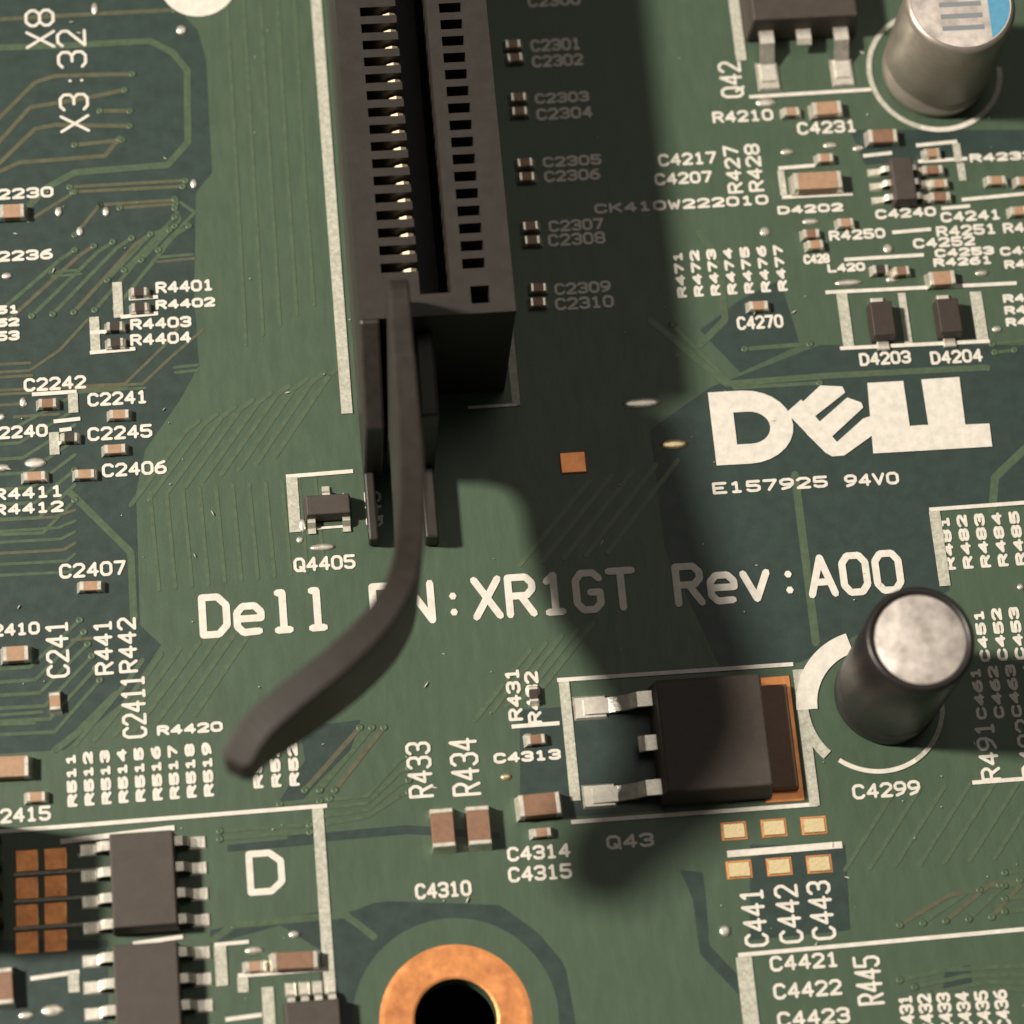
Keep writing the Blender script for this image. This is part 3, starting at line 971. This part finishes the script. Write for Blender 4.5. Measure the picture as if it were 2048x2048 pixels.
tab_transistor('black tab transistor beside the tall black capacitor, copper showing at its tab', (p.x + 6.65, p.y), -math.pi / 2, 2.45, 3.5, 'brown')  # brown colour stands in for the tinned tab's dull reflection

# ---------------------------------------------------------------- chips with legs
def leg_mesh(ln, w, h):
    pr = [(0.0, h), (0.32 * ln, h), (0.52 * ln, h * 0.75), (0.62 * ln, 0.16), (ln, 0.14)]
    vs, fs = [], []
    for x, z_ in pr:
        vs += [(x, -w / 2, z_), (x, w / 2, z_), (x, w / 2, z_ - 0.13), (x, -w / 2, z_ - 0.13)]
    for i in range(len(pr) - 1):
        for k in range(4):
            fs.append((i * 4 + k, i * 4 + (k + 1) % 4, i * 4 + 4 + (k + 1) % 4, i * 4 + 4 + k))
    fs += [(3, 2, 1, 0), tuple(len(pr) * 4 - 4 + k for k in range(4))]
    return MB().add(vs, fs).mesh('leg', 'tin', recalc=True)
def leg_chip(label, cx, cy, w, d, h, left, right, ll=1.0, lw=0.42, rz=0.0, cat='chip', name='leg_chip', group=None):
    p = B(cx, cy, h)
    t = thing(name, label, cat, (p.x, p.y, 0.0), rz, group)
    bevel(MB().frust(-w / 2, -d / 2, 0.12, w / 2, d / 2, h, 0.12).build('body', 'epoxy', t), 0.06)
    me = leg_mesh(ll, lw, h * 0.5)
    sol = MB().frust(ll * 0.5, -lw * 0.72, 0.0, ll + 0.3, lw * 0.72, 0.1, 0.07).mesh('solder', 'tin')
    for y in right:
        link('solder', sol, link('leg', me, t, (w / 2 - 0.08, y, 0.004)))
    for y in left:
        link('solder', sol, link('leg', me, t, (-w / 2 + 0.08, y, 0.004), math.pi))
    return t
ys = [-2.07, -0.69, 0.69, 2.07]
leg_chip('dark eight-leg chip between the copper pads and the big printed D', 286, 1757, 3.5, 5.2, 1.55, ys, ys, 1.35, 0.5, group='eight-leg chips')
leg_chip('dark eight-leg chip below the one beside the copper pads', 294, 1982, 3.5, 5.2, 1.55, ys, ys, 1.35, 0.5, group='eight-leg chips')
leg_chip('small dark three-leg transistor above the Q4405 print by the lever', 656, 1008, 2.6, 1.35, 1.0, [], [], cat='transistor', name='small_transistor')

for o in list(C.objects):
    if o.name.startswith('small_transistor'):
        me = leg_mesh(0.75, 0.42, 0.5)
        link('leg', me, o, (-0.05, 0.6, 0.004), math.pi / 2)
        link('leg', me, o, (-0.95, -0.6, 0.004), -math.pi / 2)
        link('leg', me, o, (0.95, -0.6, 0.004), -math.pi / 2)
leg_chip('small dark six-leg chip above the C4240 print', 1808, 356, 1.45, 2.9, 1.0, [-0.9, 0, 0.9], [-0.9, 0, 0.9], 0.9, 0.36, cat='chip', name='six_leg_chip')
leg_chip('dark chip with a row of legs under the box line left of the mounting hole', 628, 2062, 3.4, 3.0, 1.2, [-1.05, -0.35, 0.35, 1.05], [-1.05, -0.35, 0.35, 1.05], 0.9, 0.4, math.pi / 2)
for x, y, s in ((1766, 636, 'D4203'), (1899, 630, 'D4204')):
    p = B(x, y, 1.0)
    t = thing('diode', 'small black two-terminal diode over the %s print' % s, 'diode', (p.x, p.y, 0.0), 0, 'boxed diodes')
    bevel(MB().frust(-0.68, -1.1, 0.06, 0.68, 1.1, 1.0, 0.06).build('body', 'dark', t), 0.05)
    for q in (-1, 1):
        MB().box(-0.36, min(q * 1.02, q * 1.62), 0.0, 0.36, max(q * 1.02, q * 1.62), 0.22, 0.06).build('terminal', 'tin', t)

# black connector at the board's left edge, only its flank in view
p = B(8, 1776)
t = thing('edge_connector', 'black plastic connector at the left edge beside the copper pads', 'connector', (p.x - 2.3, p.y + 0.3, 0.0))
bevel(MB().box(-2.2, -3.1, 0.0, 2.0, 3.1, 6.2).build('housing', 'plastic', t), 0.25)
for k in range(4):
    MB().box(2.0, -2.4 + 1.5 * k, 0.0, 2.25, -2.1 + 1.5 * k, 5.2).build('rib', 'plastic', t)
for i in range(4):
    for j in range(2):
        q = B(54 + 57 * j, 1722 + 54.5 * i - 4 * j)
        MB().box(-0.58, -0.58, 0.0, 0.58, 0.58, 0.06, 0.03).build('copper_pad', 'copper', board, (q.x, q.y, 0.0))
# lone copper pad in the slot's shadow
q = B(1146, 926)
MB().box(-0.72, -0.62, 0.0, 0.72, 0.62, 0.12, 0.05).build('copper_pad', 'copper', board, (q.x, q.y, 0.0))

# ---------------------------------------------------------------- chip capacitors and resistors
def zc_(ox, oy, b):
    return ox + (b[0] + b[2]) / 6.9, oy + (b[1] + b[3]) / 6.9
def chips(ox, oy, rows):
    for b, kind, lab in rows:
        x, y = zc_(ox, oy, b)
        w = max(0.95, ((b[2] - b[0] - 80) / 3.45) / 35)
        d = 0.55 if w < 1.3 else 0.85
        chip(x, y, lab, kind, round(w, 1), d, 0.45 if w < 1.3 else 0.6)
chips(0, 0, [((-40, 1415, 205, 1490), 'tan', 'tan chip capacitor under the C2230 print')])
chips(0, 500, [((870, 245, 1050, 325), 'dark', 'dark chip resistor left of the R4401 print'),
               ((880, 350, 1050, 435), 'dark', 'dark chip resistor left of the R4402 print'),
               ((705, 482, 880, 565), 'dark', 'dark chip resistor left of the R4403 print'),
               ((715, 597, 880, 675), 'dark', 'dark chip resistor left of the R4404 print'),
               ((225, 1020, 430, 1088), 'brown', 'brown chip capacitor under the C2242 print'),
               ((715, 1095, 930, 1165), 'tan', 'tan chip capacitor under the C2241 print'),
               ((680, 1330, 905, 1410), 'tan', 'tan chip capacitor under the C2245 print'),
               ((400, 1255, 560, 1325), 'dark', 'dark chip resistor right of the C2240 print'),
               ((125, 1520, 350, 1595), 'tan', 'tan chip capacitor above the R4411 print'),
               ((480, 1505, 690, 1580), 'tan', 'tan chip capacitor left of the C2406 print')])
chips(0, 1000, [((515, 555, 735, 625), 'tan', 'tan chip capacitor under the C2407 print'),
                ((-20, 1015, 235, 1100), 'tan', 'tan chip capacitor under the C2410 print')])
chip(110, 1402, 'tan chip capacitor set upright under the C241 print', 'tan', 1.0, 0.6, 0.45, True)
chip(8, 1533, 'wide tan chip capacitor above the C2415 print at the edge', 'tan', 2.6, 1.15, 0.7)
chip(72, 1593, 'small tan chip capacitor right above the C2415 print', 'tan', 1.0, 0.55)
rowl = [('C2301', (30, 275, 150, 325)), ('C2302', (45, 365, 160, 420)), ('C2303', (60, 635, 195, 695)), ('C2304', (65, 735, 205, 790)), ('C2305', (95, 1095, 250, 1140)),
        ('C2306', (110, 1190, 260, 1240)), ('C2307', (135, 1530, 285, 1580)), ('C2308', (145, 1625, 300, 1680)), ('C2309', (180, 1950, 350, 2010)), ('C2310', (185, 2050, 340, 2110))]
chips(1000, 0, [(b, 'tan', 'tan chip capacitor left of the %s print by the slot' % n) for n, b in rowl])
chips(1488, 0, [((235, 732, 420, 800), 'tan', 'tan chip capacitor right of the R4210 print'),
                ((430, 695, 720, 790), 'tan', 'longer tan chip capacitor over the C4231 print'),
                ((820, 900, 1100, 970), 'brown', 'brown chip capacitor above the six-leg chip'),
                ((470, 1055, 655, 1115), 'tan', 'tan chip capacitor above the D4202 box line'),
                ((1215, 1028, 1390, 1072), 'tan', 'tan chip capacitor left of the R4232 print'),
                ((1190, 1140, 1420, 1195), 'brown', 'brown chip capacitor right of the six-leg chip'),
                ((1250, 1230, 1450, 1295), 'tan', 'tan chip capacitor right of the six-leg chip, lower one'),
                ((1240, 1320, 1470, 1385), 'brown', 'brown chip capacitor above the C4241 print'),
                ((1640, 1200, 1850, 1280), 'tan', 'tan chip capacitor under the R4232 print'),
                ((1840, 1205, 2040, 1285), 'tan', 'tan chip capacitor second in the row under the R4232 print'),
                ((1800, 1415, 2000, 1485), 'tan', 'tan chip capacitor right of the C4241 print'),
                ((620, 1508, 790, 1558), 'tan', 'tan chip capacitor above the R4250 print'),
                ((370, 1588, 560, 1628), 'brown', 'brown chip capacitor left of the R4250 print'),
                ((400, 1660, 590, 1708), 'tan', 'tan chip capacitor above the C428 print')])
chip(1636, 360, 'long pale chip capacitor above the D4202 print', 'tan', 2.8, 1.1, 0.8)
chips(1488, 500, [((880, 100, 1010, 160), 'dark', 'dark chip resistor under the L420 line'),
                  ((1010, 110, 1170, 170), 'brown', 'brown chip capacitor left of the R4261 print'),
                  ((1240, 165, 1500, 215), 'tan', 'tan chip capacitor under the R4261 print'),
                  ((-5, 340, 210, 420), 'tan', 'tan chip capacitor above the C4270 print')])
chip(886, 1655, 'brown chip capacitor above the C4310 print, left of the pair', 'brown', 2.1, 1.2, 0.9, True)
chip(958, 1650, 'brown chip capacitor above the C4310 print, right of the pair', 'brown', 2.1, 1.2, 0.9, True)
chip(1080, 1608, 'brown chip capacitor above the C4314 print', 'brown', 2.2, 1.2, 0.9)
chip(1084, 1664, 'small tan chip capacitor right above the C4314 print', 'tan', 1.0, 0.5)
chip(1068, 1388, 'dark chip resistor beside the R432 print', 'dark', 0.9, 0.5, vert=True)
chip(1072, 1478, 'brown chip capacitor above the C4313 print', 'brown', 1.0, 0.55)
chip(590, 1920, 'brown chip capacitor above the box line corner', 'brown', 2.4, 0.9, 0.7)
chip(510, 1932, 'tan chip capacitor left of the brown one above the box line corner', 'tan', 1.0, 0.55)
chip(4, 1972, 'upright brown chip capacitor at the edge below the copper pads', 'brown', 1.9, 1.1, 0.8, True)


# ---------------------------------------------------------------- settled dust
dm = MB()
for i in range(170):
    q = B(random.uniform(-20, 2070), random.uniform(-20, 2070))
    rr = random.uniform(0.018, 0.045)
    a = random.uniform(0, 6.28)
    L2 = rr * random.choice((1, 1, 1.5, 5))
    ux, uy = math.cos(a), math.sin(a)
    zz = 0.11
    dm.add([(q.x + ux * L2, q.y + uy * L2, zz), (q.x - uy * rr, q.y + ux * rr, zz + rr), (q.x - ux * L2, q.y - uy * L2, zz), (q.x + uy * rr, q.y - ux * rr, zz + rr * 0.5), (q.x, q.y, 0.0)],
           [(0, 1, 2, 3), (1, 0, 4), (2, 1, 4), (3, 2, 4), (0, 3, 4)])
du = dm.build('dust', 'dust')
du['kind'] = 'stuff'
du['label'] = 'fine pale dust specks scattered over the board'
du['category'] = 'dust'
